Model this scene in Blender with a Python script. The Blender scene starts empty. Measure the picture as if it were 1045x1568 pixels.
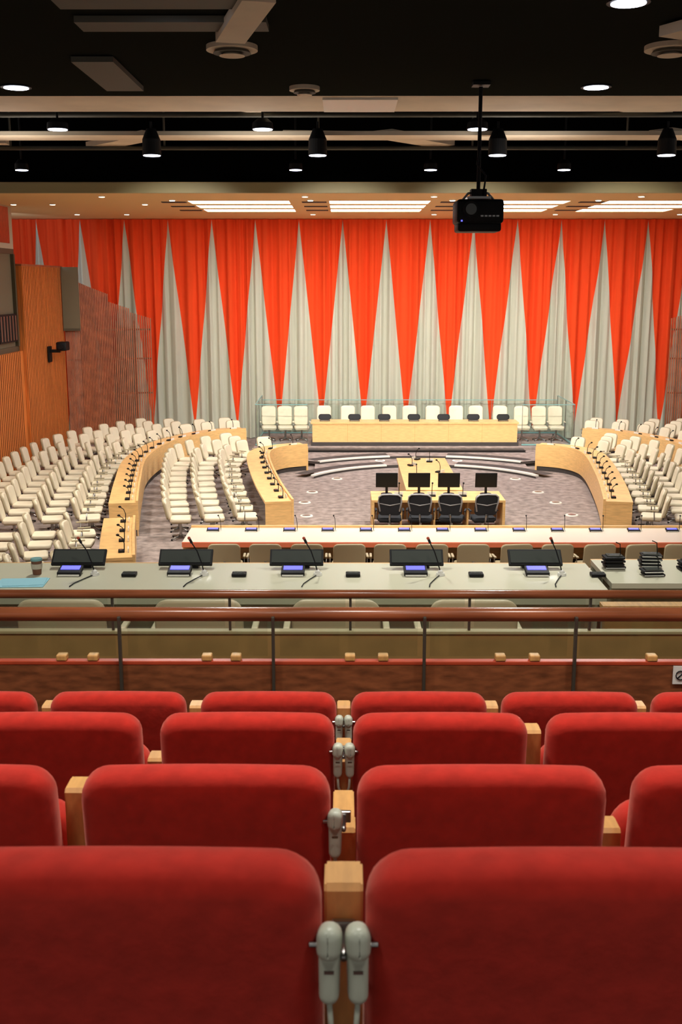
import bpy, bmesh, math, random
from mathutils import Vector, Matrix, Euler
random.seed(7)
sc = bpy.context.scene
D = bpy.data
AX = 2.32          # hall axis
CZ = 5.48          # eye height over hall floor

def s2l(c):
    return tuple(((x/255)/12.92 if x/255 <= 0.04045 else ((x/255+0.055)/1.055)**2.4) for x in c)

def mat(name, rgb, rough=0.6, metal=0.0, var=0.0, scale=8.0, stretch=(1,1,1), bump=0.0, emit=None, estr=0.0, sheen=0.0, spec=0.5):
    m = D.materials.new(name); m.use_nodes = True
    nt = m.node_tree; b = nt.nodes['Principled BSDF']
    c = s2l(rgb)
    b.inputs['Base Color'].default_value = (*c, 1)
    b.inputs['Roughness'].default_value = rough
    b.inputs['Metallic'].default_value = metal
    b.inputs['Specular IOR Level'].default_value = spec
    if sheen: b.inputs['Sheen Weight'].default_value = sheen; b.inputs['Sheen Tint'].default_value=(1,.5,.4,1)
    if emit:
        b.inputs['Emission Color'].default_value = (*s2l(emit), 1)
        b.inputs['Emission Strength'].default_value = estr
    if var > 0 or bump > 0:
        tc = nt.nodes.new('ShaderNodeTexCoord'); mp = nt.nodes.new('ShaderNodeMapping')
        mp.inputs['Scale'].default_value = stretch
        nz = nt.nodes.new('ShaderNodeTexNoise'); nz.inputs['Scale'].default_value = scale
        nz.inputs['Detail'].default_value = 4
        nt.links.new(tc.outputs['Object'], mp.inputs['Vector']); nt.links.new(mp.outputs['Vector'], nz.inputs['Vector'])
        if var > 0:
            r = nt.nodes.new('ShaderNodeValToRGB')
            r.color_ramp.elements[0].position = .3; r.color_ramp.elements[1].position = .7
            r.color_ramp.elements[0].color = (*[x*(1-var) for x in c], 1)
            r.color_ramp.elements[1].color = (*[min(1, x*(1+var)) for x in c], 1)
            nt.links.new(nz.outputs['Fac'], r.inputs['Fac']); nt.links.new(r.outputs['Color'], b.inputs['Base Color'])
        if bump > 0:
            bp = nt.nodes.new('ShaderNodeBump'); bp.inputs['Strength'].default_value = bump; bp.inputs['Distance'].default_value = .02
            nt.links.new(nz.outputs['Fac'], bp.inputs['Height']); nt.links.new(bp.outputs['Normal'], b.inputs['Normal'])
    return m

M = {}
M['maple'] = mat('maple_wood', (230,186,122), .4, var=.12, scale=5, stretch=(1,1,6))
M['armwood'] = mat('armrest_oak', (204,154,90), .45, var=.2, scale=14, stretch=(3,.5,1))
M['wallwood'] = mat('wall_wood', (220,128,56), .5, var=.34, scale=6, stretch=(4,4,.2))
M['darkwood'] = mat('dark_mahogany', (126,74,44), .4, var=.4, scale=10, stretch=(1,1,3.5))
M['capwood'] = mat('cap_red_wood', (176,70,42), .35, var=.15, scale=8)
M['railwood'] = mat('rail_wood', (140,80,50), .22, var=.3, scale=6, stretch=(.4,3,3))
M['tanpanel'] = mat('tan_panel', (150,118,68), .5, var=.12, scale=5)
M['olive'] = mat('olive_trim', (160,148,106), .5)
M['carpet'] = mat('grey_carpet', (142,128,121), .95, var=.38, scale=5, bump=.2)
M['riser'] = mat('striped_riser', (62,56,54), .8, var=.4, scale=60, stretch=(.05,.05,4))
M['white'] = mat('white_plastic', (226,226,218), .4)
M['handset'] = mat('handset_plastic', (192,200,182), .35)
M['metal'] = mat('brushed_metal', (160,160,158), .3, metal=1)
M['black'] = mat('black_plastic', (15,15,17), .55, spec=.25)
M['blackc'] = mat('black_ceiling', (7,7,7), .95, spec=.0)
M['blackp'] = mat('black_panel', (40,41,36), .9, spec=.0)
M['beige'] = mat('beige_soffit', (226,210,186), .8, var=.10, scale=1.2, spec=.2)
M['ceil'] = mat('tan_ceiling', (220,184,128), .7)
M['greyd'] = mat('duct_grey', (84,82,72), .7)
M['grail'] = mat('grey_steel_rail', (92,90,80), .4, metal=.6)
M['chair'] = mat('cream_leather', (222,211,184), .5, var=.03, scale=4)
M['chairb'] = mat('grey_beige_shell', (168,156,126), .5)
M['beigechair'] = mat('beige_vinyl', (194,180,144), .5)
M['slate'] = mat('charcoal_mesh', (40,42,46), .8, spec=.2)
M['rim'] = mat('grey_rim', (168,170,172), .4)
M['red'] = mat('red_velvet', (184,42,32), .85, var=.14, scale=26, bump=.10, sheen=.5, spec=.1)
M['slat'] = mat('slat_walnut', (164,92,56), .5, var=.25, scale=4)
M['desk5'] = mat('pale_laminate', (208,206,180), .28)
M['desk5f'] = mat('pale_green_panel', (170,172,146), .6)
M['deskw'] = mat('white_oak_top', (240,224,204), .35)
M['pink'] = mat('red_oak_edge', (236,124,86), .4)
M['blue'] = mat('blue_lcd', (40,40,160), .3, emit=(100,100,255), estr=2.0)
M['scr'] = mat('dark_screen', (70,74,70), .12)
M['lamp'] = mat('lamp_glow', (255,255,255), .5, emit=(225,232,255), estr=9)
M['lampw'] = mat('warm_lamp_glow', (255,255,255), .5, emit=(255,244,214), estr=9)
M['strip'] = mat('luminous_strip', (255,255,255), .5, emit=(248,250,255), estr=10)
M['paper'] = mat('blue_paper', (150,205,218), .8)
M['cup'] = mat('cup_brown', (110,70,48), .6)
M['teal'] = mat('teal_edge', (120,170,168), .3)
M['step'] = mat('gallery_carpet', (96,60,50), .95, var=.2, scale=20)
M['wallgrey'] = mat('booth_grey', (112,106,84), .6)
M['frame'] = mat('booth_frame', (84,78,60), .5)
M['wallcream'] = mat('wall_cream', (190,180,160), .8)
# glass
g = D.materials.new('clear_glass'); g.use_nodes = True
nt = g.node_tree; nt.nodes.remove(nt.nodes['Principled BSDF'])
tr = nt.nodes.new('ShaderNodeBsdfTransparent'); tr.inputs[0].default_value = (.95,.98,.975,1)
gl = nt.nodes.new('ShaderNodeBsdfGlossy'); gl.inputs['Roughness'].default_value = .05
mx = nt.nodes.new('ShaderNodeMixShader'); mx.inputs[0].default_value = .05
nt.links.new(tr.outputs[0], mx.inputs[1]); nt.links.new(gl.outputs[0], mx.inputs[2])
nt.links.new(mx.outputs[0], nt.nodes['Material Output'].inputs[0]); M['glass'] = g

class B:
    def __init__(s): s.bm = bmesh.new(); s.mats = []
    def mi(s, k):
        if k not in s.mats: s.mats.append(k)
        return s.mats.index(k)
    def merge(s, t, k, smooth, mtx=None):
        i = s.mi(k)
        if mtx is not None: bmesh.ops.transform(t, matrix=mtx, verts=t.verts)
        for f in t.faces: f.material_index = i; f.smooth = smooth
        me = D.meshes.new('t'); t.to_mesh(me); t.free(); s.bm.from_mesh(me); D.meshes.remove(me)
    def box(s, size, loc, k, rot=(0,0,0), bev=0, seg=2):
        t = bmesh.new(); bmesh.ops.create_cube(t, size=1, matrix=Matrix.Diagonal((*size,1)))
        if bev: bmesh.ops.bevel(t, geom=t.edges[:], offset=bev, segments=seg, affect='EDGES', profile=.5)
        s.merge(t, k, bev>0 and seg>2, Matrix.Translation(loc) @ Euler(rot).to_matrix().to_4x4()); return s
    def b2(s, x0,x1,y0,y1,z0,z1,k,bev=0):
        return s.box((x1-x0,y1-y0,z1-z0), ((x0+x1)/2,(y0+y1)/2,(z0+z1)/2), k, bev=bev)
    def cyl(s, r1, r2, h, loc, k, rot=(0,0,0), n=20, smooth=True):
        t = bmesh.new(); bmesh.ops.create_cone(t, cap_ends=True, segments=n, radius1=r1, radius2=r2, depth=h)
        s.merge(t, k, False, Matrix.Translation(loc) @ Euler(rot).to_matrix().to_4x4())
        return s
    def sph(s, r, loc, k, sc_=(1,1,1)):
        t = bmesh.new(); bmesh.ops.create_uvsphere(t, u_segments=14, v_segments=9, radius=r)
        s.merge(t, k, True, Matrix.Translation(loc) @ Matrix.Diagonal((*sc_,1))); return s
    def tube(s, pts, r, k, n=8):
        t = bmesh.new(); pts = [Vector(p) for p in pts]; rings = []
        for i, p in enumerate(pts):
            d = (pts[min(i+1,len(pts)-1)] - pts[max(i-1,0)]).normalized()
            a = Vector((0,0,1)) if abs(d.z) < .9 else Vector((1,0,0))
            u = d.cross(a).normalized(); v = d.cross(u)
            rr = r[i] if isinstance(r,(list,tuple)) else r
            rings.append([t.verts.new(p + rr*(u*math.cos(2*math.pi*j/n) + v*math.sin(2*math.pi*j/n))) for j in range(n)])
        for a_, b_ in zip(rings, rings[1:]):
            for j in range(n): t.faces.new((a_[j], a_[(j+1)%n], b_[(j+1)%n], b_[j]))
        t.faces.new(rings[0]); t.faces.new(rings[-1][::-1])
        bmesh.ops.recalc_face_normals(t, faces=t.faces)
        s.merge(t, k, True); return s
    def pillow(s, w, h, d, rc, bev, loc, k, rot=(0,0,0), crown=0.0, wbot=None, bow=0.0):
        """rounded upholstered pad, outline in XZ (z 0..h), depth along Y"""
        wb = wbot if wbot else w
        def outline(ins):
            r = max(rc-ins, .004); o = []
            for cx, cz, a0 in ((1,1,0),(-1,1,90),(-1,-1,180),(1,-1,270)):
                for j in range(7):
                    a = math.radians(a0 + 90*j/6)
                    z = (h-ins-r if cz>0 else ins+r) + r*math.sin(a)
                    hw = (wb + (w-wb)*(z/h))/2
                    x = cx*(hw-ins-r) + r*math.cos(a)
                    o.append((x, z))
                if cz>0 and cx>0:
                    for q in range(1,8):
                        o.append(((1-2*q/8)*(w/2-ins-r), h-ins))
            res = []
            for x, z in o:
                if z > h*.6: z += crown*(1-(2*x/w)**2)
                res.append((x,z))
            return res
        t = bmesh.new(); rings = []
        lv = []
        for j in range(5):
            a = math.pi/2*j/4; lv.append((bev*(1-math.sin(a)), -d/2 + bev*(1-math.cos(a))))
        lv2 = [(i_, -y_) for i_, y_ in lv[::-1]]
        for ins, y in lv + lv2:
            rings.append([t.verts.new((x, y + bow*(2*x/w)**2, z)) for x, z in outline(ins)])
        n = len(rings[0])
        for a_, b_ in zip(rings, rings[1:]):
            for j in range(n): t.faces.new((a_[j], a_[(j+1)%n], b_[(j+1)%n], b_[j]))
        for ring, y, sg in ((rings[0], -d/2, -1),(rings[-1], d/2, 1)):
            prev = ring
            for f in (.75,.5,.25):
                cur = [t.verts.new(((v.co.x)*f, y + bow*(2*v.co.x*f/w)**2, h/2+(v.co.z-h/2)*f)) for v in ring]
                for j in range(n): t.faces.new((prev[j], prev[(j+1)%n], cur[(j+1)%n], cur[j]))
                prev = cur
            t.faces.new(prev)
        bmesh.ops.recalc_face_normals(t, faces=t.faces)
        s.merge(t, k, True, Matrix.Translation(loc) @ Euler(rot).to_matrix().to_4x4()); return s
    def sweep(s, path, nrm, prof, k):
        t = bmesh.new(); rings = []
        for (x,y),(nx,ny) in zip(path, nrm):
            rings.append([t.verts.new((x+nx*o, y+ny*o, z)) for o, z in prof])
        n = len(prof)
        for a_, b_ in zip(rings, rings[1:]):
            for j in range(n): t.faces.new((a_[j], a_[(j+1)%n], b_[(j+1)%n], b_[j]))
        t.faces.new(rings[0]); t.faces.new(rings[-1][::-1])
        bmesh.ops.recalc_face_normals(t, faces=t.faces)
        s.merge(t, k, False); return s
    def poly(s, pts, z0, z1, ktop, kside):
        t = bmesh.new()
        a = [t.verts.new((x,y,z0)) for x,y in pts]; b = [t.verts.new((x,y,z1)) for x,y in pts]
        n = len(pts)
        for j in range(n): t.faces.new((a[j],a[(j+1)%n],b[(j+1)%n],b[j]))
        s.merge(t, kside, False)
        t = bmesh.new(); b = [t.verts.new((x,y,z1)) for x,y in pts]; f = t.faces.new(b); f.normal_update()
        if f.normal.z < 0: f.normal_flip()
        s.merge(t, ktop, False); return s
    def mesh(s, name):
        me = D.meshes.new(name); s.bm.to_mesh(me); s.bm.free()
        for k in s.mats: me.materials.append(M[k])
        return me
    def obj(s, name, loc=(0,0,0), rz=0):
        return inst(name, s.mesh(name+'_mesh'), loc, rz)
def inst(name, me, loc=(0,0,0), rz=0, rot=None):
    o = D.objects.new(name, me); sc.collection.objects.link(o); o.location = loc
    o.rotation_euler = rot if rot else (0,0,rz); return o

# ---------------------------------------------------------------- curtain
XW0, XW1, YW = -13.0, 17.5, 38.55
def curtain():
    m = D.materials.new('curtain_fabric'); m.use_nodes = True; nt = m.node_tree
    b = nt.nodes['Principled BSDF']; b.inputs['Roughness'].default_value = .85; b.inputs['Specular IOR Level'].default_value=.15
    L = nt.links.new
    def math_(op, a, c=None):
        n = nt.nodes.new('ShaderNodeMath'); n.operation = op
        for i, v in enumerate((a, c)):
            if v is None: continue
            if isinstance(v,(int,float)): n.inputs[i].default_value = v
            else: L(v, n.inputs[i])
        return n.outputs[0]
    tc = nt.nodes.new('ShaderNodeTexCoord'); sp = nt.nodes.new('ShaderNodeSeparateXYZ'); L(tc.outputs['Object'], sp.inputs[0])
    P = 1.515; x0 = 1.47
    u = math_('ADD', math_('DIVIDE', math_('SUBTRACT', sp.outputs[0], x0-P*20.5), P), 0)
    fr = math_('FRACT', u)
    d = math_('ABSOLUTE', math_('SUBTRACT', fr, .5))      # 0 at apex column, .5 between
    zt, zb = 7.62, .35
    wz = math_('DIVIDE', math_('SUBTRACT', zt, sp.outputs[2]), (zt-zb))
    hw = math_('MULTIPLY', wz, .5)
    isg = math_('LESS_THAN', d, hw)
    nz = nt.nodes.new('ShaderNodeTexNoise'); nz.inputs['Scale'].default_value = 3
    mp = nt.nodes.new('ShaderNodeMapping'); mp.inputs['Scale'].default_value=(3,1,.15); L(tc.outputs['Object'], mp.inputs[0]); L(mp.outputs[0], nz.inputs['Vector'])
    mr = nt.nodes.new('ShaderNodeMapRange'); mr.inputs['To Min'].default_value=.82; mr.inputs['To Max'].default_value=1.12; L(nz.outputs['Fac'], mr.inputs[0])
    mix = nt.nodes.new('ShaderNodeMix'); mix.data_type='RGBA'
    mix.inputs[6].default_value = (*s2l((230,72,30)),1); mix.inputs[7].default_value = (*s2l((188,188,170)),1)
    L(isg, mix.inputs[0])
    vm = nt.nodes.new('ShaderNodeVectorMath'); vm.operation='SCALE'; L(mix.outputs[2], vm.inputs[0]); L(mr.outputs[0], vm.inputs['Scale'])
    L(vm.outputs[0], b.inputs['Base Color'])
    bm = bmesh.new(); N = 1500; zs = [0.02,1.5,3,4.5,6,7.64]; grid = []
    for i in range(N+1):
        x = XW0 + (XW1-XW0)*i/N
        ph = x*2*math.pi/.36 + 1.3*math.sin(x*1.7) + .9*math.sin(x*4.1+1)
        col = []
        for z in zs:
            a = .075*(1 - .2*z/7.6)
            y = YW + a*math.sin(ph) + .04*math.sin(ph*.5+x) + .012*math.sin(ph*2.3)
            col.append(bm.verts.new((x,y,z)))
        grid.append(col)
    for a_, b_ in zip(grid, grid[1:]):
        for j in range(len(zs)-1):
            f = bm.faces.new((a_[j], b_[j], b_[j+1], a_[j+1])); f.smooth = True
    me = D.meshes.new('stage_curtain'); bm.to_mesh(me); bm.free(); me.materials.append(m)
    inst('stage_curtain', me)
curtain()

# ---------------------------------------------------------------- shell
B().b2(-13,17.7,8.7,39.2,-.2,0,'carpet').obj('floor')
B().b2(-13,17.7,38.9,39.1,0,8,'wallcream').obj('wall_far')
def sidewall(name, s):
    b = B()
    def X(h): return AX + s*h
    def bb(h0,h1,y0,y1,z0,z1,k,bev=0):
        a,c = sorted((X(h0),X(h1))); b.b2(a,c,y0,y1,z0,z1,k,bev)
    bb(11.9,12.1,8.7,32.4,0,3.5,'wallwood')
    bb(11.80,12.1,32.4,36.9,0,6.0,'wallwood')
    bb(11.78,12.1,32.35,36.95,5.97,6.03,'slat')
    # narrow vertical battens on the timber wall
    for i in range(60): bb(11.885,11.9,22+i*.17,22.012+i*.17,0,3.5,'darkwood')
    for i in range(27): bb(11.787,11.80,32.45+i*.165,32.465+i*.165,0,5.96,'darkwood')
    bb(12.0,12.1,8.7,32.4,3.5,3.65,'frame'); bb(12.0,12.1,8.7,32.4,6.3,6.45,'frame')
    bb(12.05,12.1,8.7,32.4,3.65,6.3,'wallgrey')
    bb(12.0,12.1,8.7,32.4,6.45,7.8,'wallcream')
    bb(11.97,12.0,28.5,32.0,6.6,7.6,'capwood')
    for y in (12,16,20,24,28,30.2,32.2): bb(11.95,12.1,y,y+.12,3.65,6.3,'frame')
    for y in (28.2,30.4):
        bb(11.93,12.05,y,y+1.7,3.8,4.6,'black')
        for q in range(6): bb(11.91,11.93,y+.1+q*.27,y+.22+q*.27,3.85,4.55,'metal')
    o = b.obj(name)
    b = B(); a,c = sorted((X(11.22),X(11.78))); b.b2(a,c,36.80,36.88,3.9,6.0,'wallgrey'); b.b2(a,c,36.77,36.80,3.9,3.98,'frame'); b.obj('trim_1' if s<0 else 'trim_2')
sidewall('wall_left', -1); sidewall('wall_right', 1)

def slatwall(s):
    b = B(); pts = []
    K = [(11.76,36.99),(11.3,37.12),(10.85,37.4),(10.35,37.65),(9.75,37.85),(9.05,37.95)]
    n = 48
    for i in range(n+1):
        f = i/n*(len(K)-1); j = min(int(f),len(K)-2); q = f-j
        h = K[j][0]*(1-q)+K[j+1][0]*q; y = K[j][1]*(1-q)+K[j+1][1]*q
        top = 5.60 - .95*max(0,i/n-.1)/.9 - (.25 if i>n*.58 else 0) - (.12 if i > n*.8 else 0)
        ang = math.atan2(K[j+1][1]-K[j][1], s*(K[j+1][0]-K[j][0]))
        b.box((.040,.05,top-.05), (AX+s*h, y, (top)/2+.03), 'slat', rot=(0,0,ang))
        pts.append((AX+s*h,y))
    for z in (.5,1.7,2.9,3.9):
        b.tube([(x,y+.05,z) for x,y in pts], .03, 'darkwood', 5)
    for i in (4,13,22,31,40):
        b.box((.06,.05,4.2),(pts[i][0],pts[i][1]+.10,2.1),'darkwood')
    b.obj('slatted_wood_screen')
slatwall(-1); slatwall(1)

# wall camera bracket
b = B(); b.box((.06,.3,.5),(.03,0,0),'black',bev=.01); b.box((.35,.12,.1),(.2,0,.1),'black',bev=.01)
b.box((.32,.5,.28),(.45,.05,.25),'black',bev=.04,seg=3); b.cyl(.08,.08,.2,(.45,-.25,.25),'black',rot=(math.pi/2,0,0))
b.obj('wall_camera',(AX-11.78,34.8,3.25))

# far ceiling with luminous troughs
b = B(); zc = 7.65
PX = [-4.25,-.4,3.4,7.2]
ys = [(30.3,31.4),(32.0,33.1),(33.7,34.8)]
edges = [-13]+[v for p in PX for v in (p,p+2.75)]+[17.7]
for i in range(0,len(edges),2): b.b2(edges[i],edges[i+1],27.5,39.2,zc,zc+.25,'ceil')
for p in PX:
    yy = [27.5]+[v for a in ys for v in a]+[39.2]
    for i in range(0,len(yy),2): b.b2(p,p+2.75,yy[i],yy[i+1],zc,zc+.25,'ceil')
    for a,c in ys:
        b.b2(p,p+2.75,a,c,zc+.01,zc+.05,'strip')
b.b2(-13,17.7,27.35,27.5,zc-.02,zc+.22,'olive')
b.obj('ceiling_far')
b = B(); b.b2(-13,17.7,27.5,27.7,zc+.25,12.2,'blackc'); b.obj('ceiling_bulkhead')
b = B(); b.b2(-13,17.7,-4,27.7,12,12.2,'blackc'); b.obj('ceiling')
b = B()
for p in PX:
    for a,c in ys:
        b.b2(p-.75,p-.08,a+.2,a+.5,zc-.015,zc,'black')
b.obj('ceiling_air_grille')
def dl(name, r, k, loc, ring='white', drop=.02):
    b = B(); b.cyl(r,r,drop,(0,0,-drop/2),ring,n=24); b.cyl(r*.8,r*.8,.01,(0,0,-drop-.003),k,n=24)
    return b.mesh(name)
mdl = dl('recessed_downlight', .09, 'lampw', None)
for x in (-9.5,-6.2,-1.0,2.3,7.6,10):
    inst('recessed_downlight', mdl, (x,28.6,zc))
for x in (-9.3,-8.2,-5.6,-4.6,-.9,2.9,6.8,11): inst('recessed_downlight', mdl, (x,31.4 if x<-5 else 29.9,zc))
for x in (-8.6,-7.0,-1.0,2.9,6.8,10.8): inst('recessed_downlight', mdl, (x,35.9,zc))

# near black ceiling panels, soffits, pipes
b = B(); b.b2(-9.6,14.3,-3,15.7,8.0,8.25,'blackp'); b.obj('ceiling_black_panel')
b = B(); b.b2(-9.6,14.3,15.72,17.1,8.0,8.08,'beige'); b.b2(-.3,.75,15.85,16.95,7.97,8.0,'white'); b.obj('ceiling_soffit')
b = B(); b.b2(-9.6,14.3,19.9,20.6,8.02,8.09,'beige'); b.obj('ceiling_beam')
b = B()
for y,z in ((18.1,8.25),(18.8,8.2),(22.0,8.05)): b.tube([(-9.6,y,z),(14.3,y,z)],.04,'greyd')
for x in (-7,-4,-1,2,5,8,11): b.tube([(x,18.1,8.25),(x,18.1,9.6)],.02,'metal'); b.tube([(x+.5,22.0,8.05),(x+.5,22.0,9.6)],.02,'greyd')
b.obj('ceiling_pipes')
b = B()
def slant(x,y,z,l,w,a,k='beige',h=.10): b.box((l,w,h),(x,y,z),k,rot=(0,0,math.radians(a)))
slant(-7.0,18.4,8.3,2.4,.45,-35); slant(-4.2,21.6,8.15,2.2,.5,-50); slant(-1.2,18.3,8.3,1.4,.35,-55)
slant(1.3,21.4,8.15,2.0,.55,50); slant(4.4,18.4,8.3,2.4,.45,38); slant(6.9,21.4,8.15,3.0,.5,38); slant(-.5,21.2,8.2,1.3,.3,6)
slant(-8.0,21.7,8.15,3,.35,5); slant(8.8,21.2,8.15,3.5,.35,3); slant(-3.0,21.0,8.15,2.4,.25,2)
b.obj('ceiling_duct')
b = B()
b.b2(-2.6,-.75,10.2,10.6,7.93,7.99,'greyd'); b.b2(-2.6,-.75,11.1,11.5,7.93,7.99,'greyd'); b.b2(-3.1,-2.62,13.0,14.9,7.93,7.99,'greyd')
b.box((.3,1.7,.10),(-.95,10.9,7.92),'beige',rot=(0,0,.25)); b.box((1.6,.3,.10),(3.9,11.7,7.92),'beige',rot=(0,0,.5))
b.obj('ceiling_duct')
def speaker(r,loc):
    b = B(); b.cyl(r,r,.05,(0,0,-.025),'beige',n=32); b.cyl(r*.74,r*.66,.03,(0,0,-.065),'greyd',n=32); b.cyl(r*.5,r*.3,.03,(0,0,-.09),'beige',n=32)
    b.obj('ceiling_speaker',loc)
speaker(.28,(-1.22,12.5,8.0)); speaker(.28,(3.55,12.5,8.0)); speaker(.2,(-.52,15.0,8.0))
mbig = dl('round_ceiling_light', .2, 'lamp', None, 'black')
for p in ((-4.3,14.95),(3.3,14.95),(-1.65,10.6),(2.6,10.6)): inst('round_ceiling_light', mbig, (p[0],p[1],8.0))
def can(name, r, h, stem):
    b = B(); b.cyl(r,r*.95,h*.6,(0,0,h*.3),'black',n=24); b.cyl(r*.95,r*.5,h*.4,(0,0,h*.8),'black',n=24); b.cyl(r*.9,r*.9,.01,(0,0,-.005),'lamp',n=24)
    b.cyl(.02,.02,stem,(0,0,h+stem/2),'black',n=8)
    return b.mesh(name)
mc = can('pendant_spotlight', .165, .44, .12)
CAN1=(-3.36,-.46,2.68,5.63)
for x in CAN1: inst('pendant_spotlight', mc, (x,19.7,7.66))
mc2 = can('pendant_spotlight_short', .17, .16, .21)
CAN2=(-4.58,-1.3,2.13)
for x in CAN2: inst('pendant_spotlight', mc2, (x,18.1,7.88))
mc3 = can('pendant_spotlight_far', .14, .2, 1.2)
CAN3=(-6.6,-.99,1.77,4.5)
for x in CAN3: inst('pendant_spotlight', mc3, (x,23.0,7.74))

# projector
b = B()
b.box((.6,.62,.3),(0,0,0),'black',bev=.04,seg=3); b.box((.56,.5,.12),(0,0,-.19),'black',bev=.03,seg=3)
b.cyl(.1,.1,.1,(-.13,-.33,.02),'black',rot=(math.pi/2,0,0)); b.cyl(.07,.07,.02,(-.13,-.385,.02),'scr',rot=(math.pi/2,0,0))
b.cyl(.1,.085,.2,(.1,.38,.0),'black',rot=(math.pi/2,0,0))
b.box((.3,.3,.03),(0,0,.18),'metal'); b.box((.2,.2,.1),(0,0,.24),'black')
b.cyl(.025,.025,1.3,(0,0,.9),'black',n=12); b.box((.22,.22,.04),(0,0,1.58),'black')
for x in (-.22,.22): b.tube([(x,0,.14),(x*.6,0,.24),(x*.2,0,.26)],.015,'metal')
b.tube([(.05,-.1,.2),(.08,-.12,.45),(-.03,-.05,.6),(.02,0,.9)],.012,'black')
for i in range(5): b.box((.035,.01,.02),(.02+i*.05,-.315,-.06),'metal')
b.box((.02,.01,.02),(-.24,-.315,-.12),'blue')
b.obj('ceiling_projector',(1.75,14.6,6.38))

# ---------------------------------------------------------------- steps, stage
pc = (AX,28.7)
def arc(r,a0,a1,n=30): return [(pc[0]+r*math.cos(math.radians(a0+(a1-a0)*i/n)), pc[1]+r*math.sin(math.radians(a0+(a1-a0)*i/n))) for i in range(n+1)]
b = B()
S1,S2,ST=.09,.17,.26
A1 = arc(3.6,28,152); A2 = arc(4.75,50,130)
b.poly(A1+[(AX-3.2,32.55),(AX-5.2,33.0),(AX-5.2,34.6),(AX+5.2,34.6),(AX+5.2,33.0),(AX+3.2,32.55)],0,S1,'carpet','riser')
b.poly(A2+[(AX-4.9,33.2),(AX-4.9,34.6),(AX+4.9,34.6),(AX+4.9,33.2)],S1,S2,'carpet','riser')
for A,z in ((A1,S1),(A2,S2)):
    for seg in (A[:len(A)//2-3], A[len(A)//2+4:]):
        nr=[((x-pc[0])/math.hypot(x-pc[0],y-pc[1]),(y-pc[1])/math.hypot(x-pc[0],y-pc[1])) for x,y in seg]
        b.sweep(seg,nr,[(-.01,z-.03),(-.01,z+.015),(.10,z+.015),(.10,z-.03)],'white')
        b.sweep(seg,nr,[(.25,z),(.25,z+.006),(.62,z+.006),(.62,z)],'riser')
b.obj('floor_steps')
b = B(); b.b2(AX-5.25,AX+5.25,34.6,38.3,0,ST,'carpet'); 
b.b2(AX-3.5,AX+3.5,34.2,34.6,S2,ST-.03,'riser')
for i in range(3): b.b2(AX-3.52,AX+3.52,34.18,34.2,S2+i*.028,S2+.01+i*.028,'black')
b.obj('stage_platform')
# rostrum
b = B(); y0=35.0
b.b2(AX-3.35,AX+3.35,y0,y0+.05,ST+.12,ST+.72,'maple')
b.b2(AX-3.4,AX+3.4,y0-.03,y0+.8,ST+.72,ST+.77,'maple')
b.b2(AX-3.35,AX-3.3,y0+.05,y0+.78,ST+.12,ST+.72,'maple'); b.b2(AX+3.3,AX+3.35,y0+.05,y0+.78,ST+.12,ST+.72,'maple')
b.b2(AX-3.4,AX+3.4,y0-.03,y0+.7,ST,ST+.12,'riser')
for x in (-2.2,-1.1,0,1.1,2.2): b.b2(AX+x-.005,AX+x+.005,y0-.003,y0,ST+.12,ST+.72,'armwood')
b.obj('rostrum_desk')
b = B()
def glp(x0,x1,y0,y1,z0=ST+.06,z1=ST+1.35):
    L = math.hypot(x1-x0,y1-y0); a = math.atan2(y1-y0,x1-x0); n = max(1,round(L/1.2))
    b.box((L,.02,z1-z0),((x0+x1)/2,(y0+y1)/2,(z0+z1)/2),'glass',rot=(0,0,a))
    b.box((L,.03,.02),((x0+x1)/2,(y0+y1)/2,z1),'teal',rot=(0,0,a)); b.box((L,.05,.04),((x0+x1)/2,(y0+y1)/2,z0-.02),'teal',rot=(0,0,a))
    for i in range(n+1):
        q=i/n; b.box((.015,.03,z1-z0),(x0+(x1-x0)*q,y0+(y1-y0)*q,(z0+z1)/2),'metal',rot=(0,0,a))
glp(AX-5.2,AX-3.5,35.0,35.0); glp(AX+3.5,AX+5.2,35.0,35.0); glp(AX-5.2,AX-5.2,35.0,37.9); glp(AX+5.2,AX+5.2,35.0,37.9); glp(AX-5.2,AX+5.2,37.9,37.9,ST+.06,ST+1.2)
b.obj('glass_balustrade')

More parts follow.
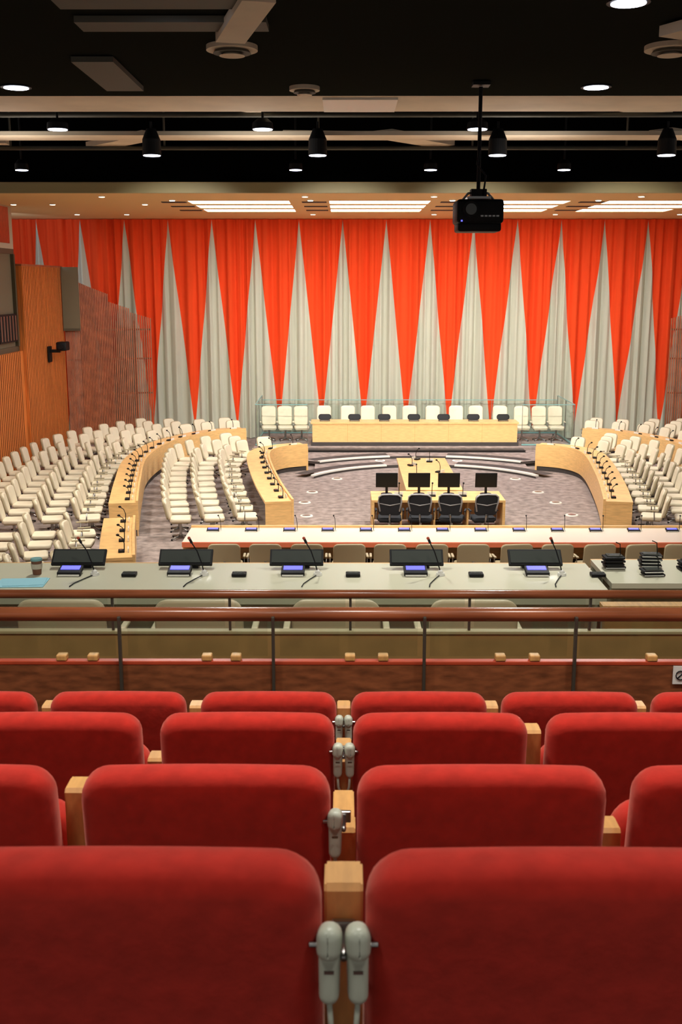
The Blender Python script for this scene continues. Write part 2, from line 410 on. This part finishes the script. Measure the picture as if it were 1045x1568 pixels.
# ---------------------------------------------------------------- chair meshes (facing +Y)
def chair(name, pad, shell, w=.5, bh=.44, arms=True, rim=None, top=.9, tiltd=13):
    b = B()
    b.pillow(w,.46,.09,.07,.035,(0,.24,.45),pad,rot=(math.pi/2,0,0))            # seat pad
    b.box((w*.86,.40,.03),(0,.02,.395),shell,bev=.01)
    tilt = math.radians(tiltd)
    b.pillow(w*.94,bh*.98,.06,.08,.028,(0,-.235,top-bh),pad,rot=(tilt,0,0),crown=.015,bow=.03)
    b.pillow(w*.97,bh,.04,.09,.018,(0,-.275,top-bh+.002),shell,rot=(tilt,0,0),bow=.03,crown=.015)
    b.tube([(0,-.02,.38),(0,-.22,.39),(0,-.27,.47),(0,-.31,.60)],.022,'metal')
    if rim: 
        zb=top-bh
        b.tube([(-w*.40,-.30,zb+.10),(-w*.48,-.35,top-.16),(-w*.46,-.385,top-.05),(-w*.34,-.40,top+.0),(0,-.40,top+.01),(w*.34,-.40,top+.0),(w*.46,-.385,top-.05),(w*.48,-.35,top-.16),(w*.40,-.30,zb+.10)],.018,rim)
        b.tube([(-w*.42,-.33,top-.20),(0,-.36,top-.24),(w*.42,-.33,top-.20)],.012,rim)
    if arms:
        for s in (-1,1):
            b.tube([(s*w*.40,-.05,.41),(s*w*.56,-.05,.43),(s*w*.57,-.04,.62)],.013,'metal')
            b.box((.045,.26,.028),(s*w*.57,.0,.635),shell,bev=.01)
    b.cyl(.03,.03,.30,(0,0,.23),'metal',n=12); b.cyl(.05,.035,.05,(0,0,.37),'black',n=12)
    for i in range(4):
        a = math.pi/4+i*math.pi/2
        b.tube([(0,0,.085),(.26*math.cos(a),.26*math.sin(a),.03)],[.025,.015],'metal',6)
        b.sph(.022,(.26*math.cos(a),.26*math.sin(a),.022),'black')
    b.cyl(.035,.035,.06,(0,0,.09),'metal',n=12)
    return b.mesh(name)
CH = chair('delegate_chair','chair','chairb')
CHN = chair('delegate_chair_armless','chair','chairb',w=.46,arms=False)
CHS = chair('stage_chair','chair','chair',w=.50,bh=.62,top=1.12,tiltd=6)
CHB = chair('beige_chair','beigechair','beigechair',w=.60,bh=.44,top=.92,tiltd=9)
CHT = chair('task_chair','slate','slate',w=.52,bh=.48,rim='rim',top=1.04)

# ---------------------------------------------------------------- microphones / consoles (local: user faces +Y)
def console(name, mic=.3, w=.2):
    b = B()
    b.box((w,.13,.03),(0,0,.030),'black',rot=(math.radians(12),0,0),bev=.006)
    b.box((w*.8,.06,.004),(0,.015,.050),'blue',rot=(math.radians(12),0,0))
    b.box((w*.9,.01,.012),(0,-.066,.01),'white')
    if mic:
        b.tube([(w*.62,.03,0),(w*.62,.03,mic*.45),(w*.58,-.01,mic*.8),(w*.5,-.07,mic)],.006,'black',6)
        b.cyl(.025,.02,.02,(w*.62,.03,.01),'white',n=12)
        b.sph(.016,(w*.49,-.08,mic+.008),'black',(1,1.4,1))
    return b.mesh(name)
def micmesh():
    b = B(); b.box((.16,.11,.035),(0,0,.02),'black',bev=.008); b.box((.11,.05,.01),(0,-.01,.04),'scr')
    b.tube([(0,.05,.02),(0,.055,.16),(0,.02,.26),(0,-.05,.31)],.009,'black',6); b.sph(.022,(0,-.055,.315),'black',(1,1.4,1))
    b.box((.2,.015,.07),(0,.12,.045),'white')
    return b.mesh('gooseneck_microphone')
MIC = micmesh(); CON = console('desk_console', .32, .24)

# ---------------------------------------------------------------- horseshoe desks
def catmull(K, n=10):
    P = [K[0]]+K+[K[-1]]; out = []
    for i in range(1,len(P)-2):
        for j in range(n):
            t=j/n; a,b_,c,d=P[i-1],P[i],P[i+1],P[i+2]
            out.append(tuple(.5*((2*b_[k])+(-a[k]+c[k])*t+(2*a[k]-5*b_[k]+4*c[k]-d[k])*t*t+(-a[k]+3*b_[k]-3*c[k]+d[k])*t**3) for k in (0,1)))
    out.append(K[-1]); return out
def resample(P, sp):
    L=[0]
    for a,c in zip(P,P[1:]): L.append(L[-1]+math.hypot(c[0]-a[0],c[1]-a[1]))
    n=max(1,int(L[-1]/sp)); res=[]; j=0
    for i in range(n+1):
        d=L[-1]*i/n
        while j<len(L)-2 and L[j+1]<d: j+=1
        q=(d-L[j])/(L[j+1]-L[j]+1e-9); res.append((P[j][0]+(P[j+1][0]-P[j][0])*q, P[j][1]+(P[j+1][1]-P[j][1])*q))
    return res
def normals(P):
    N=[]
    for i in range(len(P)):
        a=P[max(i-1,0)]; c=P[min(i+1,len(P)-1)]; dx,dy=c[0]-a[0],c[1]-a[1]; l=math.hypot(dx,dy); N.append((dy/l,-dx/l))
    return N      # for half-coords (h,y): +h outward
inner = catmull([(3.43,23.4),(3.78,25.3),(4.12,27.5),(4.38,29.6),(4.36,30.7),(4.0,31.4),(3.4,31.75)])
outer = catmull([(6.85,23.2),(7.3,26),(7.72,29.2),(7.6,32.0),(7.05,33.7),(6.4,34.8),(5.55,35.3)])
outn  = catmull([(6.0,18.4),(6.35,20.2),(6.62,21.7)])
def mirror(P,N,s): return [(AX+s*h,y) for h,y in P],[(s*a,c) for a,c in N]
def desk(P, s, micsp=.75):
    R=resample(P,.18); N=normals(R); path,nr=mirror(R,N,s); b=B()
    b.sweep(path,nr,[(0,.14),(0,.80),(.05,.80),(.05,.14)],'maple')
    b.sweep(path,nr,[(.05,.70),(.05,.755),(.64,.755),(.64,.70)],'maple')
    b.sweep(path,nr,[(.04,0),(.04,.14),(.30,.14),(.30,0)],'riser')
    for i in (0,-1):
        (x,y),(nx,ny)=path[i],nr[i]; a=math.atan2(ny,nx)
        b.box((.62,.05,.72),(x+nx*.33,y+ny*.33+(.03 if i==0 else -.03),.36),'maple',rot=(0,0,a))
    b.obj('horseshoe_desk')
    Q=resample(P,micsp); 
    mids=[((Q[i][0]+Q[i+1][0])/2,(Q[i][1]+Q[i+1][1])/2) for i in range(len(Q)-1)]
    NN=[]
    for i in range(len(Q)-1):
        dx,dy=Q[i+1][0]-Q[i][0],Q[i+1][1]-Q[i][1]; l=math.hypot(dx,dy); NN.append((dy/l,-dx/l))
    mp_,mn=mirror(mids,NN,s)
    for (x,y),(nx,ny) in zip(mp_,mn):
        inst('gooseneck_microphone',MIC,(x+nx*.24,y+ny*.24,.756),math.atan2(nx,-ny))
def chairs(P, s, offs, sp=.72, skip=lambda h,y,o:False, mats=None):
    for k,o in enumerate(offs):
        R0=resample(P,.2); N0=normals(R0)
        O=[(h+a*o,y+c*o) for (h,y),(a,c) in zip(R0,N0)]
        R=resample(O,sp); N=normals(R); path,nr=mirror(R,N,s)
        for i,((x,y),(nx,ny)) in enumerate(zip(path,nr)):
            h=R[i][0]
            if skip(h,y,o): continue
            a=math.atan2(nx,-ny)+random.uniform(-.15,.15)
            inst('delegate_chair', CH if k==0 else CHN, (x,y,0), a)
def skO(h,y,o):
    return y>37.0 or h>11.3 or (h>10.4-(y-36)*.9 and y>35.8) or (h<5.75 and y>34.2)
def skI(h,y,o):
    if y>34.2 or (y>32.6 and h<5.7): return True
    return min(math.hypot(h-a,y-c) for a,c in outer) < .42
for s in (-1,1):
    desk(inner,s); desk(outer,s); desk(outn,s)
    chairs(inner,s,[1.06,1.78,2.50],sp=.80,skip=skI)
    chairs(outer,s,[1.06,1.86,2.66,3.42],sp=.84,skip=skO)
    chairs(outn,s,[1.06,1.86,2.66],sp=.84,skip=lambda h,y,o: y>21.9-.1*o)

# secretariat table
b = B()
b.b2(.62,3.6,23.5,24.6,.70,.75,'maple'); b.b2(.62,.68,23.5,24.6,0,.70,'maple'); b.b2(3.54,3.6,23.5,24.6,0,.70,'maple')
for x in (1.27,2.02,2.77): b.b2(x,x+.04,23.7,24.6,0,.70,'maple')
b.b2(.68,3.54,24.5,24.56,.1,.70,'maple')
b.b2(1.45,2.78,24.62,29.3,.72,.77,'maple'); b.b2(1.5,1.55,24.62,29.25,0,.72,'maple'); b.b2(2.68,2.73,24.62,29.25,0,.72,'maple'); b.b2(1.55,2.68,29.2,29.25,0,.72,'maple')
b.obj('secretariat_table')
b = B(); b.box((.5,.03,.34),(0,0,.33),'black',bev=.01,rot=(.1,0,0)); b.box((.46,.004,.29),(0,-.018,.33),'black',rot=(.1,0,0)); b.cyl(.03,.03,.18,(0,.03,.1),'black',n=12); b.cyl(.13,.13,.015,(0,.03,.0085),'black',n=24)
MON = b.mesh('computer_monitor')
for x in (.98,1.72,2.40,3.25): inst('computer_monitor',MON,(x,24.2,.751))
for x in (.98,1.66,2.34,3.02): inst('task_chair',CHT,(x+.02,23.05,0),random.uniform(-.2,.2))
for x in (1.25,2.0,2.7): inst('gooseneck_microphone',MIC,(x,23.95,.751))
for i,(x,y) in enumerate(((1.8,26.3),(2.4,27.0),(1.75,28.0),(2.3,28.6),(2.0,29.0))): inst('gooseneck_microphone',MIC,(x,y,.771),math.pi+i)
b = B(); b.cyl(.16,.15,.02,(0,0,.01),'white',n=24); b.cyl(.1,.1,.006,(0,0,.022),'metal',n=24); FO=b.mesh('floor_outlet')
for x,y in ((-1.0,26.9),(-.85,28.3),(-.9,25.3),(5.4,26.9),(5.5,25.4),(5.2,28.3),(-.2,30.3),(4.9,30.3)): inst('floor_outlet',FO,(x,y,0.001))
for x,y in ((AX-3.7,33.0),(AX+3.6,33.0),(AX-1.2,33.0),(AX+1.2,33.0)): inst('floor_outlet',FO,(x,y,S1+.001))

# rostrum seating
for i in range(9): inst('stage_chair',CHS,(AX-2.95+i*.735+random.uniform(-.08,.08),36.35,ST+.001),math.pi+random.uniform(-.2,.2))
for x in (-4.85,-4.3,-3.75): inst('stage_chair',CHS,(AX+x,36.2,ST+.001),math.pi+.1)
for x in (4.85,4.3,3.7): inst('stage_chair',CHS,(AX+x,36.2,ST+.001),math.pi)
b = B()
b.pillow(.42,.2,.05,.09,.015,(0,.03,.03),'black',rot=(-.3,0,0)); b.box((.34,.12,.025),(0,0,.0135),'black',bev=.005); b.box((.3,.01,.02),(0,-.065,.03),'metal'); RC=b.mesh('rostrum_console')
for i in range(7): inst('rostrum_console',RC,(AX-2.95+i*.98,35.35,ST+.771))

# ---------------------------------------------------------------- front delegate row
b = B()
X0,X1=-3.02,8.1
b.b2(X0,X1,19.55,20.75,.70,.75,'deskw'); b.b2(X0,X1,19.50,19.55,.66,.752,'pink'); b.b2(X0,X1,20.75,20.82,.12,.79,'maple')
b.b2(X0,X0+.05,19.6,20.75,0,.70,'maple'); b.b2(X1-.05,X1,19.6,20.75,0,.70,'maple')
for i in range(1,7): b.b2(X0+i*1.6,X0+i*1.6+.04,19.8,20.75,0,.70,'maple')
b.b2(X0,X1,20.5,20.78,0,.12,'riser'); b.obj('delegate_desk')
for i in range(15):
    x=-2.55+i*.745
    if x<7.9: inst('desk_console',CON,(x,20.45,.751)); 
for i in range(13):
    x=-2.15+i*.745
    inst('conference_chair',CHB,(x,19.0,0),random.uniform(-.12,.12))
b = B(); b.b2(-2.6,7.6,17.2,17.7,.70,.75,'deskw'); b.b2(-2.6,7.6,17.64,17.7,.1,.70,'maple')
for x in (-2.6,0,2.7,5.0,7.55): b.b2(x,x+.05,17.2,17.64,0,.70,'maple')
b.obj('advisor_desk')

# ---------------------------------------------------------------- gallery
b = B()
yst=[(-2.5,.95,4.19),(.95,1.80,3.92),(1.80,2.70,3.64),(2.70,3.55,3.38),(3.55,4.85,3.11),(4.85,6.35,2.84),(6.35,8.7,2.54)]
for a,c,z in yst: b.b2(-9.6,14.3,a,c,0,z,'step')
b.obj('floor_gallery')
def seatmesh():
    b = B(); H=.885
    b.pillow(.505,.56,.085,.055,.034,(0,.06,H-.565),'red',rot=(math.radians(7),0,0),crown=.005,wbot=.508)
    b.pillow(.47,.32,.09,.07,.035,(0,.25,.38),'red',rot=(math.radians(8),0,0))
    b.box((.44,.25,.05),(0,.17,.37),'black',bev=.01)
    b.box((.05,.1,.36),(0,.10,.18),'black',bev=.01); b.box((.3,.25,.03),(0,.10,.016),'black',bev=.008)
    return b.mesh('auditorium_seat')
SEAT=seatmesh()
def armmesh(top):
    b = B()
    prof=[(.05,0),(.05,top-.008),(.058,top),(.11,top),(.125,top-.02),(.15,.66),(.18,.635),(.42,.62),(.435,.60),(.43,.55),(.40,.50),(.38,0)]
    t=bmesh.new(); w=.025
    a=[t.verts.new((-w,y,z)) for y,z in prof]; c=[t.verts.new((w,y,z)) for y,z in prof]; n=len(prof)
    for j in range(n): t.faces.new((a[j],a[(j+1)%n],c[(j+1)%n],c[j]))
    t.faces.new(a[::-1]); t.faces.new(c); bmesh.ops.recalc_face_normals(t,faces=t.faces)
    bmesh.ops.bevel(t,geom=[e for e in t.edges if len(e.link_faces)==2 and e.calc_face_angle(0)>1.2],offset=.003,segments=2,affect='EDGES')
    b.merge(t,'armwood',False)
    return b.mesh('seat_armrest')
ARM=armmesh(.805); ARL=armmesh(.715)
rows=[(1.20,3.92),(2.03,3.64),(2.93,3.38),(3.78,3.11)]
low={(1,1),(2,-1),(1,0),(2,0),(0,2),(3,3),(2,-3)}
for r,(y,z) in enumerate(rows):
    for i in range(-6,7):
        inst('seat_armrest',ARL if (r,i) in low else ARM,(i*.56,y,z))
        if i<6: inst('theatre_seat',SEAT,((i+.5)*.56,y,z))
def handset(two):
    b = B()
    for s in ((-1,1) if two else (-1,)):
        x=s*.0175
        b.pillow(.028,.095,.026,.012,.008,(x,0,-.10),'handset',rot=(math.radians(-6),0,math.radians(s*6)),wbot=.024)
        b.pillow(.030,.042,.036,.014,.012,(x,-.003,-.038),'handset',rot=(math.radians(-6),0,math.radians(s*6)))
        b.cyl(.0035,.0035,.012,(x+s*.018,.0,-.022),'metal',rot=(0,math.pi/2,0),n=10)
        b.box((.012,.002,.004),(x,-.022,-.045),'metal')
        b.tube([(x,0,-.10),(x-.002*s,-.004,-.13),(x-.012*s,.0,-.16),(x-.004*s,.02,-.20),(x,.05,-.26)],.0035,'handset',8)
    b.tube([(0,.07,-.05),(0,.03,-.05),(0,.0,-.04)],.005,'metal',8)
    b.box((.03,.01,.025),(0,.075,-.05),'metal',bev=.002)
    return b.mesh('interpreter_handset')
H2=handset(True); H1=handset(False)
for k,(y,z) in enumerate(rows):
    inst('interpreter_handset', H1 if k==1 else H2, (0,y-.035,z+.80))
inst('interpreter_handset',H1,(-4*.28,3.72,3.93))

def wallrail(yw, ztop, zfloor, zrail, rr, xs, kp, kc, name, cap=.03, xr=(-6,6), clamps=()):
    b=B(); b.b2(xr[0],xr[1],yw-.02,yw+.02,zfloor,ztop-.02,kp); b.b2(xr[0],xr[1],yw-cap,yw+cap,ztop-.02,ztop,kc,bev=.004)
    b.tube([(xr[0],yw,zrail),(xr[1],yw,zrail)],rr,'railwood',20)
    for x in xs:
        b.box((.015,.025,zrail-ztop+.5),(x,yw-.040 if kp=='darkwood' else yw,(zrail+ztop-.5)/2),'grail',bev=.003)
    for a,c in zip(xs,xs[1:]): b.b2(a+.03,c-.03,yw-.004,yw+.004,ztop+.02,zrail-rr,'glass')
    for x in clamps: b.box((.05,.05,.03),(x,yw,ztop+.015),'armwood',bev=.006)
    return b.obj(name)
xs1=[-1.07-.725*i for i in range(6,0,-1)]+[-1.07,-.337,.385,1.105]+[1.105+.725*i for i in range(1,6)]
wallrail(4.94,3.70,3.11,3.93,.034,xs1,'darkwood','capwood','gallery_guard_rail',.022,clamps=(-1.36,-1.21,-.66,-.52,.03,.19,.755,.92,1.485))
xs2=[-1.4-.72*i for i in range(6,0,-1)]+[-1.4,-.69,.04,.76,1.49]+[1.49+.72*i for i in range(1,6)]
wallrail(6.25,3.42,2.84,3.645,.026,xs2,'tanpanel','olive','front_guard_rail')
b=B(); b.box((.07,.006,.09),(0,0,0),'white'); 
t=[(.022*math.cos(a/12*2*math.pi),-.006,.022*math.sin(a/12*2*math.pi)) for a in range(13)]; b.tube(t,.003,'black',5); b.tube([(-.016,-.006,-.016),(.016,-.006,.016)],.003,'black',5)
b.obj('wall_sign',(1.62,4.912,3.635))

# gallery desk
def gdesk(x0,x1,y0,y1,z,name='gallery_desk'):
    b=B(); b.b2(x0,x1,y0,y1,z-.04,z,'desk5'); b.b2(x0,x1,y0+.02,y0+.06,z-.12,z-.04,'desk5f')
    b.b2(x0,x1,y1-.06,y1,2.54,z-.04,'desk5f'); b.b2(x0,x1,y1,y1+.03,z-.03,z-.001,'maple')
    b.b2(x0,x1,y0+.28,y0+.32,2.54,z-.04,'desk5f')
    return b.obj(name)
gdesk(-6,1.93,7.58,8.33,3.29); gdesk(2.0,6,7.75,8.45,3.29)
b=B(); b.box((.42,.025,.15),(0,0,.080),'black',bev=.005,rot=(math.radians(-50),0,0)); b.box((.39,.004,.115),(0,-.009,.091),'scr',rot=(math.radians(-50),0,0)); b.box((.2,.12,.02),(0,.02,.0105),'black',bev=.004); b.box((.04,.03,.07),(0,.03,.045),'black')
GM=b.mesh('desk_monitor')
GC=console('gallery_console',0,.18)
b=B(); b.cyl(.035,.03,.02,(0,0,.01),'white',n=24); b.sph(.022,(0,0,.022),'white'); b.tube([(0,0,.02),(-.02,0,.10),(-.05,-.0,.19),(-.09,-.03,.27)],.005,'black',8)
b.tube([(-.085,-.025,.26),(-.10,-.035,.295)],.010,'black',10); b.sph(.012,(-.103,-.037,.30),'capwood')
b.tube([(0,0,.006),(-.05,-.12,.006),(-.10,-.26,.006),(-.11,-.34,.006)],.004,'black',6)
GMIC=b.mesh('desk_microphone')
for x in (-4.5,-3.3,-2.08,-1.24,-.37,.57,1.5):
    inst('desk_monitor',GM,(x,8.2,3.291)); inst('gallery_console',GC,(x-.02,7.99,3.291)); inst('desk_microphone',GMIC,(x+.17,7.97,3.291))
    b=B(); b.box((.11,.08,.025),(0,0,.0135),'black',bev=.005); b.box((.08,.05,.004),(0,0,.027),'scr'); b.obj('card_reader',(x+.44,7.95,3.291))
for x in (-2.2,-1.3,-.4,.5): inst('gallery_chair',CHB,(x+.35,7.05,2.54),0)
b=B(); b.cyl(.032,.042,.11,(0,0,.055),'cup',n=24); b.cyl(.045,.043,.015,(0,0,.117),'teal',n=24); b.cyl(.04,.044,.04,(0,0,.065),'wallcream',n=24); b.obj('coffee_cup',(-2.36,8.0,3.291))
b=B(); b.box((.36,.24,.004),(0,0,.002),'paper',rot=(0,0,0)); b.box((.3,.2,.004),(.02,.01,.006),'paper',rot=(0,0,.08)); b.obj('brochure',(-2.4,7.74,3.292),.05)
for (x,y,n) in ((2.12,8.2,4),(2.42,8.25,4),(2.36,7.98,2),(2.70,8.15,3)):
    b=B()
    for i in range(n):
        b.box((.16,.11,.016),(random.uniform(-.01,.01),random.uniform(-.01,.01),.010+i*.026),'black',bev=.005); b.box((.15,.005,.005),(0,-.060,.010+i*.026),'white')
        b.box((.12,.08,.01),(0,0,.022+i*.026),'scr')
    b.tube([(.06,.03,n*.026),(.05,.02,n*.026+.08),(.0,-.04,n*.026+.11)],.004,'black',6)
    b.obj('conference_unit_stack',(x,y,3.292),random.uniform(-.1,.1))
b=B(); b.b2(1.72,2.3,6.8,6.86,2.54,3.38,'tanpanel'); b.b2(1.7,2.32,6.78,6.88,3.38,3.41,'armwood'); b.b2(2.27,2.32,6.40,6.78,2.54,3.41,'armwood')
b.obj('stair_partition')

# ---------------------------------------------------------------- lights
def spot(name, loc, tgt, W, ang=70, col=(1,.95,.86), r=.15, blend=.6):
    l=D.lights.new(name,'SPOT'); l.energy=W; l.spot_size=math.radians(ang); l.spot_blend=blend; l.color=col; l.shadow_soft_size=r
    o=D.objects.new(name,l); sc.collection.objects.link(o); o.location=loc
    o.rotation_euler=(Vector(tgt)-Vector(loc)).to_track_quat('-Z','Y').to_euler()
for x,tx in zip(CAN1,(-5,.5,4.0,8.6)):
    spot('curtain_spot',(x,19.7,7.55),(tx,38.6,1.8),4900,44,(1,.94,.83),blend=.9)
for x in CAN3: spot('hall_spot',(x,23,7.68),(x*1.2,26,0),1200,110,(1,.94,.85),.2)
for x in CAN2: spot('hall_spot',(x,18.1,7.8),(x*1.5,21.5,0),1000,90,(1,.94,.85),.2)
for p in ((-4.3,14.95),(3.3,14.95)): spot('hall_spot',(p[0],p[1],7.9),(p[0]*1.6,20,0),1200,90,(1,.94,.85),.2)
for p in ((-1.65,10.6),(2.6,10.6)): spot('gallery_spot',(p[0],p[1],7.9),(p[0],7.6,2.5),1000,80,(1,.97,.9),.2)
for p in ((-2.2,3.2),(0.2,3.2),(2.6,3.2)): spot('gallery_spot',(p[0],p[1],7.9),(p[0],4.2,3),350,120,(1,.93,.85),.3)
for p in ((-1.2,.4),(1.2,.4)): spot('gallery_spot',(p[0],p[1],7.9),(p[0],2.2,3.5),95,120,(1,.93,.85),.3)
for x in (-6,-1.5,3,7.5): spot('ceiling_fill_uplight',(x,19.3,6.9),(x,18.9,8.6),90,150,(1,.93,.84),.3)  # added unseen uplights without fixtures, standing in for hall bounce on the beige ceiling
spot('screen_glow',(-10.6,34.5,7.3),(-10.6,38.6,6.4),200,70,(.55,.75,1),.2)

w=D.worlds.new('world'); sc.world=w; w.use_nodes=True
w.node_tree.nodes['Background'].inputs[0].default_value=(1,.95,.9,1); w.node_tree.nodes['Background'].inputs[1].default_value=.33

cam=D.cameras.new('camera'); co=D.objects.new('camera',cam); sc.collection.objects.link(co)
co.location=(0,0,CZ); co.rotation_euler=(math.radians(90-12),0,math.radians(.155))
cam.sensor_fit='VERTICAL'; cam.sensor_height=36; cam.sensor_width=24; cam.lens=1650/1568*36
cam.clip_start=.05; cam.clip_end=200
cam.dof.use_dof=True; cam.dof.focus_distance=24; cam.dof.aperture_fstop=13
sc.camera=co
sc.view_settings.view_transform='Standard'; sc.view_settings.exposure=0
